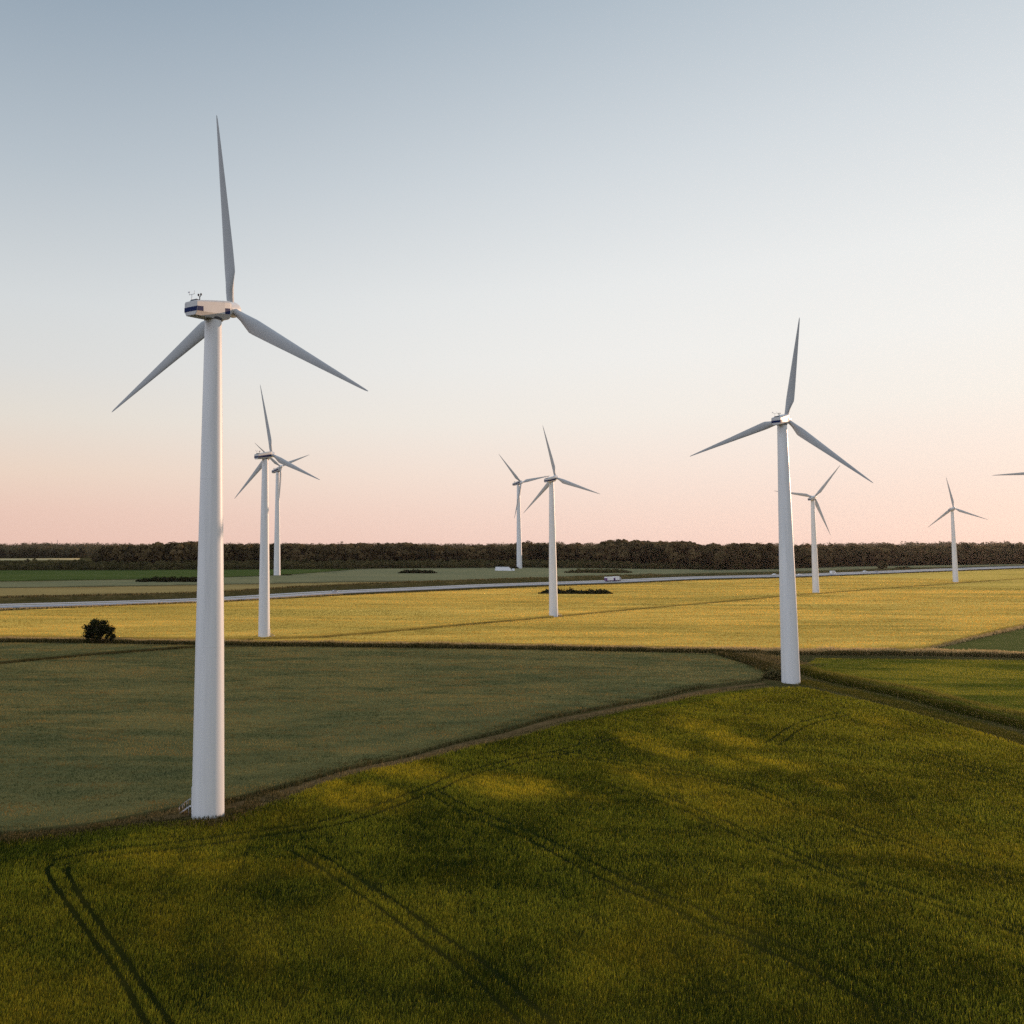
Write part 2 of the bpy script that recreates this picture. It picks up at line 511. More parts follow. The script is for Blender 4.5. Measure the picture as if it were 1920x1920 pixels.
LIT_PATCH = []  # sunlit patches of the near field, painted in as yellower crop
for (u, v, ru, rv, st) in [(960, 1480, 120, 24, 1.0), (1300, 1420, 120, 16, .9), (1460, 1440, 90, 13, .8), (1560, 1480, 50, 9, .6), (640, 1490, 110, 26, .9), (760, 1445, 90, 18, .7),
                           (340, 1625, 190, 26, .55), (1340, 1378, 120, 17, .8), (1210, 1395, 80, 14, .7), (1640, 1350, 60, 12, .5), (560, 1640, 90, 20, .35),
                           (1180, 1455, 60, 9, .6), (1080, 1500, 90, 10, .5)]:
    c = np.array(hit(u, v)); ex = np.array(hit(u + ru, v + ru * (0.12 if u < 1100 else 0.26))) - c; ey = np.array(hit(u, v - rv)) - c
    LIT_PATCH.append((c, np.linalg.inv(np.column_stack([ex, ey])), st))


def ripe_lit_fore(X, Y):  # yellowing of the crop plus the painted sunlit patches
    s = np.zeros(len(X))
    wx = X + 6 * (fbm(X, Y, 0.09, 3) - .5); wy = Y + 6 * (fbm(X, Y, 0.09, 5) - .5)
    for c, M, st in LIT_PATCH:
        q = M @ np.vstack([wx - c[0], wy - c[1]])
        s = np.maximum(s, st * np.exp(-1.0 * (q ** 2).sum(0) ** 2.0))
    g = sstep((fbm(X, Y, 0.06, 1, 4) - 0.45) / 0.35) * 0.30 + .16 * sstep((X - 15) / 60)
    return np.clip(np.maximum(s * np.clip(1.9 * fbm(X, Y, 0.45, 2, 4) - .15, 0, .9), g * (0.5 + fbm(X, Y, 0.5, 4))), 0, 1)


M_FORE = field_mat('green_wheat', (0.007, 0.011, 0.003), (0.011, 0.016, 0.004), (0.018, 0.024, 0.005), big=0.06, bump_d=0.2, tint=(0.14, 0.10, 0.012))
M_BARLEY = field_mat('unripe_barley', (0.070, 0.080, 0.034), (0.12, 0.115, 0.045), (0.175, 0.15, 0.055), big=0.035, streak=(0.4, 1.6, 1), bump_d=0.25, sheen=0.05)
M_RIGHT = field_mat('young_crop', (0.060, 0.075, 0.010), (0.12, 0.115, 0.015), (0.22, 0.18, 0.025), big=0.05, streak=(0.4, 1.6, 1), bump_d=0.2)
M_DARK = field_mat('beet_field', (0.075, 0.080, 0.020), (0.11, 0.105, 0.028), (0.16, 0.14, 0.04), big=0.04, streak=(.4, 1.6, 1), bump_d=0.2)
M_GOLD = field_mat('ripening_barley', (0.28, 0.21, 0.042), (0.58, 0.38, 0.075), (0.76, 0.50, 0.11), big=0.012, streak=(0.35, 1.5, 1), bump_d=0.4, sheen=0.2, fine=0.5)
M_TAN = field_mat('tan_stubble', (0.20, 0.155, 0.062), (0.26, 0.195, 0.075), (0.31, 0.23, 0.09), big=0.02, streak=(0.3, 1.5, 1), fine=0.4)
M_GREY = field_mat('grey_green_crop', (0.130, 0.135, 0.075), (0.17, 0.165, 0.085), (0.21, 0.19, 0.095), big=0.015, streak=(0.3, 1.5, 1), fine=0.4)
M_GREEN = field_mat('bright_green_crop', (0.045, 0.068, 0.018), (0.062, 0.086, 0.022), (0.085, 0.105, 0.03), big=0.02, streak=(0.3, 1.5, 1), fine=0.4)
slab('field_of_wheat', FORE, M_FORE, 0.18, 2.2, ripe_lit_fore)
slab('field_of_barley', BARLEY, M_BARLEY, 0.40, 2.6)
slab('field_of_barley', BARLEY_BACK, M_BARLEY, 0.40, 2.6)
slab('field_of_green_crop', RIGHT, M_RIGHT, 0.25, 2.6)
slab('field_of_beet', DARKTRI, M_DARK, 0.3, 3)
slab('field_of_ripe_barley', GOLD_NEAR, M_GOLD, 0.75, 3)
slab('field_of_ripe_barley', GOLD_FAR, M_GOLD, 0.75, 3)
slab('field_of_stubble', TAN, M_TAN, 0.15, 4)
slab('field_of_grey_green_crop', GREY, M_GREY, 0.3, 4)
slab('field_of_bright_green_crop', GREEN, M_GREEN, 0.3, 4)
# pale field strip far behind the left shrub belt
slab('field_of_pale_stubble', W([(-150, 1052), (10, 1051), (150, 1050), (150, 1047), (10, 1047.5), (-150, 1048)]), plain('pale_stubble', (0.30, 0.27, 0.14), 0.9, 0.1, scale=0.02), 0.3, 8)

# ------------------------------------------------------------------ foreground crop
TRAM = []
for c in [[(100, 1625), (87, 1640), (112, 1682), (170, 1765), (230, 1850), (268, 1920), (300, 1990)], [(128, 1632), (126, 1645), (165, 1710), (215, 1780), (270, 1860), (312, 1920), (345, 1990)]]:
    TRAM.append((smooth_line(W(c), 1.5), 0.30))
for c in [[(100, 1625), (200, 1606), (320, 1592), (480, 1570), (640, 1543), (800, 1487), (860, 1460), (960, 1432), (1060, 1412), (1150, 1384)],
          [(812, 1490), (873, 1523), (1007, 1580), (1107, 1633), (1207, 1680), (1280, 1708), (1337, 1740), (1413, 1767), (1513, 1813), (1640, 1880)],
          [(560, 1598), (640, 1647), (737, 1712), (807, 1765), (873, 1810), (925, 1855), (993, 1916), (1040, 1960)],
          [(1153, 1477), (1280, 1518), (1423, 1583), (1587, 1647), (1747, 1697), (1897, 1747), (2100, 1815)],
          [(1040, 1412), (1150, 1432), (1280, 1455), (1403, 1480), (1503, 1523), (1700, 1590), (1950, 1665)],
          [(1447, 1399), (1520, 1357), (1588, 1340)],
          [(1290, 1320), (1430, 1345), (1588, 1372), (1760, 1420), (1950, 1480)]]:
    L = smooth_line(W(c), 1.5)
    TRAM += [(offset_line(L, 0.95), 0.29), (offset_line(L, -0.95), 0.29)]


def tram_dist(X, Y):
    d = np.full(len(X), 9.0)
    for L, w in TRAM:
        d = np.minimum(d, line_dist(L, X, Y) / w)
    return d


def scatter(n, r0, r1, poly, power, amax=(-30, 46)):
    u = RNG.uniform(0, 1, n); k = 2 - power
    r = (r0 ** k + u * (r1 ** k - r0 ** k)) ** (1 / k)
    a = np.radians(RNG.uniform(amax[0], amax[1], n))
    X, Y = r * np.sin(a), r * np.cos(a)
    ok = inside(poly, X, Y)
    return X[ok], Y[ok], r[ok]


X, Y, R_ = scatter(1500000, 36, 215, FORE, 1.35)
td = tram_dist(X, Y) * (0.72 + 0.62 * fbm(X, Y, 0.8, 55))
thin = sstep((fbm(X, Y, 0.7, 51) - .25) / .22) * .55 + .45
keep = ((td > 1) | (RNG.uniform(size=len(X)) < np.where(X < -15, .10, .26))) & (RNG.uniform(size=len(X)) < thin)
X, Y, R_, td = X[keep], Y[keep], R_[keep], td[keep]
hh = RNG.uniform(0.30, 0.58, len(X)) * (0.75 + 0.5 * fbm(X, Y, 0.25, 8)); hh[td < 1] *= 0.35
ww = 0.044 * np.maximum(0.9, R_ / 62) * RNG.uniform(.7, 1.3, len(X))
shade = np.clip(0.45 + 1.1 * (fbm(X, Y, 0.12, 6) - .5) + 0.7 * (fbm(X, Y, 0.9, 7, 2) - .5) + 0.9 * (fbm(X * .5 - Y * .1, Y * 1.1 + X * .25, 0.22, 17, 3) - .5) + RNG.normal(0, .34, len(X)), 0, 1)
rip_lit = np.clip(ripe_lit_fore(X, Y) + RNG.normal(0, .06, len(X)) + (RNG.uniform(size=len(X)) < .05) * .4, 0, 1)
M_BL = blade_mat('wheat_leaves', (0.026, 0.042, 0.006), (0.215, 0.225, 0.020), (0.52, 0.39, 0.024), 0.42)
tag(link('wheat_crop', blades_mesh('wheat_crop', X, Y, hh, ww, shade, rip_lit, 0.05), M_BL), kind='stuff')
print('wheat', len(X))

X, Y, R_ = scatter(420000, 95, 300, BARLEY, 1.3, (-34, 30))
X2, Y2, R2 = scatter(90000, 230, 330, BARLEY_BACK, 1.3, (-34, 0))
X = np.append(X, X2); Y = np.append(Y, Y2); R_ = np.append(R_, R2)
hh = RNG.uniform(0.12, 0.30, len(X)); ww = 0.10 * (R_ / 110) * RNG.uniform(.7, 1.3, len(X))
st = fbm(X * 0.45, Y * 1.4, 0.12, 9, 4)
st = st + .38 * (vnoise(X * .35, Y * 1.2, .75, 33) - .5) + .30 * (vnoise(X * .4, Y * 1.2, 1.7, 34) - .5)
shade = np.clip(0.5 + 2.5 * (st - .5) + RNG.normal(0, .2, len(X)), 0, 1)
M_BL2 = blade_mat('barley_ears', (0.056, 0.076, 0.030), (0.25, 0.21, 0.075), (0.32, 0.18, 0.045), 0.35)
brown = np.clip(1.9 * (fbm(X * .35, Y * 1.3, 0.30, 61, 3) - .5), 0, .7)
tag(link('barley_crop', blades_mesh('barley_crop', X, Y, hh, ww, shade, brown, 0.36), M_BL2), kind='stuff')

X, Y, R_ = scatter(300000, 130, 300, RIGHT, 1.3, (12, 48))
hh = RNG.uniform(0.12, 0.28, len(X)); ww = 0.10 * (R_ / 130) * RNG.uniform(.7, 1.3, len(X))
st = fbm(X * 0.4 + Y * .2, Y * 1.5, 0.10, 12, 4)
shade = np.clip(0.45 + 3.4 * (st - .5) + RNG.normal(0, .2, len(X)), 0, 1)
M_BL3 = blade_mat('young_leaves', (0.060, 0.080, 0.010), (0.32, 0.27, 0.03), (0.2, 0.15, 0.05), 0.42)
tag(link('green_crop', blades_mesh('green_crop', X, Y, hh, ww, shade, np.zeros(len(X)), 0.2), M_BL3), kind='stuff')

X, Y, R_ = scatter(420000, 220, 760, GOLD_NEAR, 1.5, (-32, 44))
X2, Y2, R2 = scatter(420000, 250, 900, GOLD_FAR, 1.5, (-32, 44))
X = np.append(X, X2); Y = np.append(Y, Y2); R_ = np.append(R_, R2)
hh = RNG.uniform(0.10, 0.30, len(X)); ww = 0.30 * (R_ / 280) * RNG.uniform(.7, 1.3, len(X))
st = fbm(X * 0.35, Y * 1.5, 0.05, 15, 4)
st = st + .40 * (vnoise(X * .10, Y * .8, .40, 35) - .5) + .25 * (vnoise(X * .15, Y * .8, 1.0, 36) - .5)
shade = np.clip(0.58 + 2.6 * (st - .5) + RNG.normal(0, .12, len(X)), 0, 1)
M_BL4 = blade_mat('golden_ears', (0.32, 0.225, 0.042), (0.88, 0.55, 0.105), (0.17, 0.17, 0.038), 0.35)
green = np.clip(4.0 * (fbm(X * .22, Y * 1.2, 0.030, 71, 4) - .51), 0, .9)
tag(link('ripe_barley_crop', blades_mesh('ripe_barley_crop', X, Y, hh, ww, shade, green, 0.72), M_BL4), kind='stuff')

# ------------------------------------------------------------------ rough grass along the boundaries
M_DRY = blade_mat('verge_grass', (0.016, 0.020, 0.006), (0.070, 0.060, 0.016), (0.62, 0.44, 0.20), 0.35)


def verge(name, lines, material=None):
    Xs, Ys, hs, ws, sh, rp = [], [], [], [], [], []
    for px, width, n, h0, h1, wd, ripe_lit in lines:
        L = smooth_line(W(px), 2.0); Nn = normals2(L)
        q = RNG.integers(0, len(L), n); o = RNG.normal(0, width / 2.2, n)
        x = L[q, 0] + Nn[q, 0] * o + RNG.uniform(-1, 1, n); y = L[q, 1] + Nn[q, 1] * o + RNG.uniform(-1, 1, n)
        clump = 0.55 + 0.9 * fbm(x, y, 0.22, 21)
        Xs.append(x); Ys.append(y); hs.append(RNG.uniform(h0, h1, n) * clump); ws.append(wd * RNG.uniform(.6, 1.4, n))
        sh.append(np.clip(RNG.uniform(0, 1, n) * clump, 0, 1)); rp.append(np.clip(ripe_lit + RNG.normal(0, .13, n), 0, 1))
    X, Y = np.concatenate(Xs), np.concatenate(Ys)
    tag(link(name, blades_mesh(name, X, Y, np.concatenate(hs), np.concatenate(ws), np.concatenate(sh), np.concatenate(rp), -0.1, 0.5), material or M_DRY), kind='stuff')


HEDGE = [(-150, 1207), (0, 1202), (500, 1209), (900, 1214), (1340, 1223)]
HEDGE2 = [(1340, 1223), (1480, 1226), (1700, 1227), (1920, 1232), (2150, 1240)]
verge('verge_grass', [
    (HEDGE, 2.6, 26000, .5, 1.1, .22, .02), ([(u, v - 2.5) for u, v in HEDGE], 1.6, 16000, .7, 1.3, .16, .75),
    (HEDGE2, 2.4, 12000, .5, 1.1, .2, .05), ([(u, v - 3) for u, v in HEDGE2], 2.2, 16000, .8, 1.5, .16, .95),
    ([(1340, 1223), (1400, 1240), (1455, 1264)], 3.2, 9000, .5, 1.3, .16, .0),
    ([(1395, 1226), (1440, 1236), (1500, 1250)], 5.0, 9000, .4, .8, .16, .2),
])
M_LUSH = blade_mat('margin_grass', (0.014, 0.019, 0.004), (0.085, 0.085, 0.014), (0.34, 0.27, 0.05), 0.4)
verge('ditch_bank_grass', [  # bank's sunlit top and shaded side painted as pale and dark blades
    ([(1505, 1258), (1560, 1276), (1700, 1306), (1810, 1336), (1920, 1362), (2150, 1430)], 1.8, 28000, .4, 1.0, .12, .02),
    ([(1500, 1250), (1560, 1266), (1700, 1292), (1810, 1318), (1920, 1346), (2150, 1412)], 1.6, 16000, .5, .9, .12, .55),
    ([(1505, 1278), (1600, 1298), (1663, 1314), (1793, 1350), (1887, 1378), (2150, 1452)], 3.4, 34000, .2, .42, .09, .22),
], M_LUSH)
verge('track_grass', [
    ([(-150, 1602), (0, 1574), (180, 1552), (330, 1524)], 1.0, 5000, .25, .6, .07, .25),
    ([(-150, 1592), (0, 1562), (180, 1541), (330, 1511), (440, 1499), (600, 1453), (820, 1398), (1100, 1330), (1300, 1290), (1424, 1274)], 1.0, 16000, .3, .7, .08, .05),
    ([(455, 1522), (600, 1472), (820, 1417), (1100, 1347), (1300, 1306), (1440, 1289)], .9, 9000, .25, .55, .08, .30),
    ([(-150, 1614), (0, 1583), (200, 1557), (330, 1546), (400, 1546), (470, 1520)], 1.3, 9000, .3, .8, .07, .05),
    ([(430, 1500), (470, 1508), (520, 1498)], 3.0, 3500, .25, .6, .08, .16),
])
verge('ditch_grass', [
    ([(-150, 1268), (0, 1246), (180, 1229), (355, 1215)], 1.4, 12000, .4, .75, .16, .0),
    ([(1720, 1221), (1920, 1175), (2150, 1122)], 1.2, 5000, .5, .9, .2, .7),
])
verge('turbine_line_grass', [
    ([(470, 1202), (640, 1195), (1036, 1160), (1530, 1115.5), (1792, 1095.5), (1890, 1088)], 2.0, 14000, .3, .9, .3, .05),
])

# farm track beside the near turbine
TRACK_M = field_mat('bare_track', (0.055, 0.038, 0.016), (0.10, 0.068, 0.030), (0.16, 0.11, 0.05), big=0.3, bump_d=0.06)
T_L = smooth_line(W([(-150, 1606), (0, 1577), (180, 1554), (300, 1534), (400, 1515), (470, 1502), (600, 1463), (820, 1409), (1100, 1340), (1300, 1299), (1432, 1281)]), 1.5)
ribbon('farm_track', T_L, [-.9, -.65, -.35, 0, .35, .65, .9], [-.05, -.08, -.03, .06, -.03, -.08, -.05], TRACK_M)

# ------------------------------------------------------------------ motorway
ROAD_C = smooth_line(W([(-300, 1144), (0, 1136.5), (200, 1131), (400, 1124), (640, 1110), (900, 1098.5), (1150, 1090), (1300, 1083.5), (1500, 1078.5), (1700, 1071), (1920, 1062.8), (2150, 1056.5)]), 8)
ASPH = None
m, nt_, out = mat('pale_asphalt')
tc = N(nt_, 'TexCoord').outputs['Object']
nn = noise_val(nt_, tc, 0.15, 4, .6)
principled(nt_, out, ramp(nt_, nn, [(0.3, (0.25, 0.245, 0.26)), (0.7, (0.31, 0.30, 0.315))]), 0.45, 0.5)
ASPH = m
LINE = plain('road_marking_paint', (0.62, 0.62, 0.60), 0.6, 0.3, var=0.05)
ribbon('motorway', ROAD_C, [-11.8, -11.4, -1.9, -1.6, 1.6, 1.9, 11.4, 11.8], [-.4, .35, .42, .30, .30, .42, .35, -.4], ASPH)
MED = ribbon('median_grass', ROAD_C, [-1.55, 0, 1.55], [.33, .55, .33], M_DARK)
for o_ in (-10.8, -2.4, 2.4, 10.8):
    ribbon('road_marking', ROAD_C, [o_ - .12, o_ + .12], [.43, .43], LINE)
for o_ in (-6.6, 6.6):
    Nn = normals2(ROAD_C); V = []; Fc = []
    L2 = smooth_line([tuple(p) for p in ROAD_C[::3]], 3.0); N2 = normals2(L2)
    for q in range(0, len(L2) - 1, 4):
        b = len(V)
        for (pp, nv) in ((L2[q], N2[q]), (L2[q + 1], N2[q + 1])):
            for s_ in (-.1, .1):
                p = pp + nv * (o_ + s_); V.append((p[0], p[1], H(*p) + .435))
        Fc.append((b, b + 1, b + 3, b + 2))
    tag(link('road_marking', np_mesh('road_marking', V, Fc), LINE), kind='structure')
# guard rail on the near side
Nn = normals2(ROAD_C)
BANK = smooth_line(W([(-300, 1131), (0, 1126.5), (200, 1122), (400, 1116), (640, 1102), (900, 1091.5), (1080, 1085), (1230, 1080)]), 8)
ribbon('grass_bank', BANK, [-7, -3.5, -.5, 2, 5.5, 9], [-.2, .8, 1.5, 1.6, .8, -.2], field_mat('bank_grass', (0.035, 0.032, 0.010), (0.065, 0.052, 0.018), (0.15, 0.11, 0.04), big=0.06, bump_d=0.4))
verge('bank_grass', [
    ([(-300, 1128), (0, 1123.5), (200, 1119), (400, 1113.5), (640, 1099.5), (900, 1090), (1080, 1084), (1230, 1079.5)], 8.0, 26000, .7, 2.2, .7, .10),
    ([(-300, 1152), (0, 1146), (400, 1130.5), (640, 1117), (900, 1105.5), (1150, 1096), (1300, 1089), (1500, 1083), (1700, 1074.5), (1920, 1066)], 3.0, 20000, .6, 1.3, .5, .05),
    ([(-300, 1149), (0, 1143.5), (400, 1128.5), (640, 1115)], 3.0, 6000, .5, 1.0, .4, .8),
])

# ------------------------------------------------------------------ foliage builders


def foliage_mat(name, c0, c1, transl=0.25):
    m, nt, out = mat(name)
    a = N(nt, 'Attribute', attribute_name='shade')
    c = mixc(nt, a.outputs['Fac'], c0, c1)
    d = N(nt, 'BsdfDiffuse'); t = N(nt, 'BsdfTranslucent')
    nt.links.new(c, d.inputs['Color']); nt.links.new(c, t.inputs['Color'])
    mx = N(nt, 'MixShader'); mx.inputs[0].default_value = transl
    nt.links.new(d.outputs[0], mx.inputs[1]); nt.links.new(t.outputs[0], mx.inputs[2])
    nt.links.new(mx.outputs[0], out.inputs['Surface'])
    return m


def leaf_cloud(C, R, n_per, size, tint, shell=0.55, jit=.5, sd=.18):
    """leaf clumps in many ellipsoids: C (k,3) centres, R (k,3) radii -> verts, quads, shade"""
    k = len(C); n = k * n_per
    ci = np.repeat(np.arange(k), n_per)
    d = RNG.normal(size=(n, 3)); d /= np.linalg.norm(d, axis=1)[:, None]
    rr = shell + (1 - shell) * RNG.uniform(0, 1, n) ** 0.6
    lump = 0.82 + 0.36 * RNG.uniform(size=n)
    P = C[ci] + d * R[ci] * (rr * lump)[:, None]
    nrm = d + RNG.normal(0, jit, (n, 3)); nrm /= np.linalg.norm(nrm, axis=1)[:, None]
    a = np.cross(nrm, RNG.normal(size=(n, 3))); a /= np.linalg.norm(a, axis=1)[:, None]
    b = np.cross(nrm, a)
    s = (size * RNG.uniform(.6, 1.4, n))[:, None] if np.isscalar(size) else (size[ci] * RNG.uniform(.6, 1.4, n))[:, None]
    V = np.stack([P - a * s, P + b * s * .8, P + a * s, P - b * s * .7], 1).reshape(-1, 3)
    sh = np.clip(tint[ci] + RNG.normal(0, sd, n), 0, 1)
    return V, np.arange(4 * n).reshape(n, 4), np.repeat(sh, 4)


def crowns(trees, leaves, lobes=5, size=.09):
    """trees: list of (x, y, base z, height, radius, tint) -> leaf clump arrays; the crown reaches to the ground"""
    C, R, S, T = [], [], [], []
    for x, y, z, h, r, t in trees:
        C.append((x, y, z + h * .48)); R.append((r * .8, r * .8, h * .46)); S.append(size * h); T.append(t)
        for _ in range(lobes):
            a = random.uniform(0, 6.283); q = random.uniform(.3, .75) * r; zz = random.uniform(.35, .86)
            C.append((x + q * math.cos(a), y + q * math.sin(a), z + h * zz))
            rr = r * random.uniform(.35, .6); R.append((rr, rr, rr * random.uniform(.7, 1.1))); S.append(size * h); T.append(t + random.uniform(-.15, .15))
    return leaf_cloud(np.array(C), np.array(R), leaves, np.array(S), np.array(T), .82, .13, .05)


FOL = foliage_mat('wood_foliage', (0.030, 0.028, 0.013), (0.22, 0.155, 0.070), .45)
FOL_D = foliage_mat('dark_foliage', (0.012, 0.014, 0.006), (0.030, 0.032, 0.012), .15)
FOL_S = foliage_mat('shrub_foliage', (0.050, 0.050, 0.020), (0.15, 0.12, 0.045), .35)

# the wood: a mass of crowns behind the fields
WF = smooth_line(W(WOOD_PX), 5.0)
Nn = normals2(WF)
if Nn[len(Nn) // 2][1] < 0: Nn = -Nn
trees, under = [], []
TOPS_U = [-150, 150, 200, 300, 400, 550, 640, 700, 800, 900, 960, 1060, 1120, 1170, 1260, 1330, 1450, 1500, 1700, 1850, 2150]
TOPS_V = [1024, 1024, 1018, 1016, 1018, 1020, 1017, 1017, 1018, 1021, 1019, 1019, 1018, 1013, 1013, 1018, 1021, 1024, 1023.5, 1022, 1023]
px_x = CX + F * WF[:, 0] / WF[:, 1]
for q in range(len(WF)):
    u = px_x[q]
    left = sstep((u - 150) / 40)              # the wood's left end
    for row in range(6):
        if random.random() < .25: continue
        belt = 55 * (1 - sstep((u - 1050) / 300))       # shrub belt stands in front of the left half
        o = belt + row * 11 + random.uniform(-4, 4)
        p = WF[q] + Nn[q] * o + np.array([random.uniform(-3, 3), 0])
        if left < random.random(): continue
        z = H(*p); d = math.hypot(*p)
        # crown tops stand about level with the camera
        top = CZ + (1022 - float(np.interp(u, TOPS_U, TOPS_V))) * d / F
        lump = 8.0 * (float(vnoise(np.array([p[0]]), np.array([p[1] * .3]), 0.05, 31)[0]) - .62)
        h = min(36, max(12, top - z + lump + random.uniform(-1.6, .8)))
        trees.append((p[0], p[1], z, h, random.uniform(6, 10), random.uniform(.15, .75)))
    for row in range(7):
        if u > 1450 and row > 1: continue
        o = row * 8 + random.uniform(-3, 4)
        p = WF[q] + Nn[q] * o + np.array([random.uniform(-3, 3), 0])
        under.append((p[0], p[1], H(*p) - .5, random.uniform(4, 8) * (1 if u > 150 else 1.05) + row * .45, random.uniform(3, 5.5), random.uniform(.1, .7)))
V, Fc, sh = crowns(trees, 52, 6, .072)
tag(link('woodland', np_mesh('woodland', V, Fc, {'shade': sh}), FOL), kind='stuff')
V, Fc, sh = crowns(under, 30, 3, .10)
tag(link('shrub_belt', np_mesh('shrub_belt', V, Fc, {'shade': sh}), FOL_S), kind='stuff')
print('trees', len(trees), len(under))
# far woods on the left and along the horizon
far = []
for u, v, n, hh_, dep in [(-150, 1047, 1, 0, 0)]:
    pass
for _ in range(420):
    u = random.uniform(-160, 190); p = np.array(hit(u, 1046.5)); p *= 1 + random.uniform(0, .12)
    far.append((p[0], p[1], H(*p), random.uniform(15, 22), random.uniform(6, 10), random.uniform(.2, .7)))
for _ in range(900):
    a = math.radians(random.uniform(-30, 45)); d = random.uniform(2700, 3600); p = (d * math.sin(a), d * math.cos(a)); z = H(*p)
    bump_ = 10 * float(fbm(np.array([a * 57.3]), np.array([0.0]), 0.25, 41)[0]) - 3
    far.append((p[0], p[1], z - 3, max(8, CZ - z + 5 + bump_ + random.uniform(-4, 1)), random.uniform(14, 22), random.uniform(.3, .8)))
V, Fc, sh = crowns(far, 34, 4, .08)
tag(link('far_woods', np_mesh('far_woods', V, Fc, {'shade': sh}), foliage_mat('far_foliage', (0.06, 0.055, 0.030), (0.15, 0.12, 0.06))), kind='stuff')


def thicket(name, px0, px1, y, hpx, label, depth=5, mat_=None, cat='thicket', group=None, lobes=16, notch=None):
    p0, p1 = np.array(hit(px0, y)), np.array(hit(px1, y)); d = math.hypot(*((p0 + p1) / 2)); hm = hpx * d * math.cos(math.atan2(p1[0], p1[1])) / F
    C, R = [], []
    L = np.linalg.norm(p1 - p0); n = max(lobes, int(L / (hm * .5)))
    for i in range(n):
        t = (i + .5) / n; e = min(1, 4 * min(t, 1 - t) + .35)
        h = hm * e * random.uniform(.65, 1.1)
        p = p0 + (p1 - p0) * t; z = H(*p)
        C.append((p[0], p[1] + random.uniform(0, depth), z + h * .42)); R.append((max(h * .75, L / n), h * .8, h * .58))
    V, Fc, sh = leaf_cloud(np.array(C), np.array(R), 190, hm * .15, np.random.default_rng(3).uniform(.2, .7, n), .3)
    o = link(name, np_mesh(name, V, Fc, {'shade': sh}), mat_ or FOL_D)
    tag(o, label, cat, group)
    return o


thicket('thicket', 254, 408, 1092, 10, 'long low dark thicket in the far green field, partly behind the nearest tower', 7)
thicket('thicket', 748, 818, 1075.5, 7.5, 'small low brown thicket in the grey-green field, left of the white shed', 5)
thicket('thicket', 1062, 1187, 1075, 8.5, 'low spreading brown thicket at the foot of the woods, above the lorry', 8, FOL_S)
thicket('thicket', 1015, 1150, 1116, 12.5, 'long dark thicket in the golden field, crossing behind a turbine tower', 6)
thicket('shrub', 1680, 1710, 1066, 4, 'flat low shrub beyond the motorway at the foot of the right-hand woods', 3, FOL_S, 'shrub', lobes=4)
thicket('shrub', 528, 548, 1079.5, 2.5, 'dark low shrub at the foot of the turbine behind the left-hand pair', 3, None, 'shrub', lobes=4)
thicket('shrub', 958, 972, 1066.5, 5, 'dark shrub between the white shed and the turbine foot', 3, None, 'shrub', lobes=4)
thicket('bush', 1449, 1466, 1274, 23, 'dark brown bush against the foot of the right-hand big turbine', 1.5, FOL_S, 'bush', lobes=6)


def bush_tree(name, u, v, wpx, hpx, label, cat, leaves, size, material):
    x, y = hit(u, v); d = y
    wm, hm = wpx * d / F, hpx * d / F; z = H(x, y)
    root = link(name, None); root.location = (x, y, z - .1)
    tag(root, label, cat)
    tr = MB()
    tr.tube((0, 0, 0), (0, 0, hm * .35), hm * .05, hm * .035)
    for a in range(7):
        an = a * .9 + .3
        tr.tube((0, 0, hm * random.uniform(.06, .25)), (math.cos(an) * wm * .36, math.sin(an) * wm * .36, hm * random.uniform(.35, .7)), hm * .022, hm * .008, 6)
    tr.build('trunk', BARK, root)
    C, R = [], []
    for i in range(46):
        a = random.uniform(0, 6.283); q = random.uniform(0, 1) ** .5 * .40; zz = random.uniform(.3, .84)
        lim = math.sqrt(max(.05, 1 - ((zz - .38) / .55) ** 2)); q *= lim
        C.append((math.cos(a) * q * wm, math.sin(a) * q * wm, zz * hm)); rr = random.uniform(.10, .17) * wm; R.append((rr, rr, rr * .8))
    for i in range(8):
        a = i * .78 + random.uniform(-.2, .2); q = random.uniform(.30, .42) * wm
        C.append((math.cos(a) * q, math.sin(a) * q, hm * random.uniform(.12, .3))); rr = random.uniform(.05, .10) * wm; R.append((rr, rr, rr * 1.2))
    V, Fc, sh = leaf_cloud(np.array(C), np.array(R), leaves, size, np.random.default_rng(5).uniform(.1, .6, len(C)), .2)
    link('crown', np_mesh('crown', V, Fc, {'shade': sh}), material, root)
    return root


bush_tree('bush_tree', 186, 1205, 64, 46, 'round dark bushy tree alone at the edge of the golden field', 'tree', 105, .27, FOL_D)
bush_tree('small_tree', 1655, 1067, 18, 16, 'small brown rounded tree standing in front of the right-hand woods', 'tree', 40, .7, FOL_S)

# ------------------------------------------------------------------ wind turbines
S_TOWER = 60.0


def airfoil(chord, thick, twist, r, circ):
    """section ring at radius r: leading edge towards -x, trailing edge towards +x"""
    pts = []; n = 14
    for k in range(n):
        t = 2 * math.pi * k / n
        c = (1 - math.cos(t)) / 2                   # 0 = leading edge, 1 = trailing edge
        th = thick * chord * (2.6 * math.sqrt(max(c, 0)) * (1 - c) ** 0.9) * .5 * (1 if t <= math.pi else -1)
        ax, ay = (c - .30) * chord, th
        bx, by = -.5 * chord * math.cos(t) + (.5 - .5) * chord, .5 * chord * math.sin(t)
        x = ax * (1 - circ) + bx * circ; y = ay * (1 - circ) + by * circ
        pts.append((x * math.cos(twist) + y * math.sin(twist), -x * math.sin(twist) + y * math.cos(twist), r))
    return pts


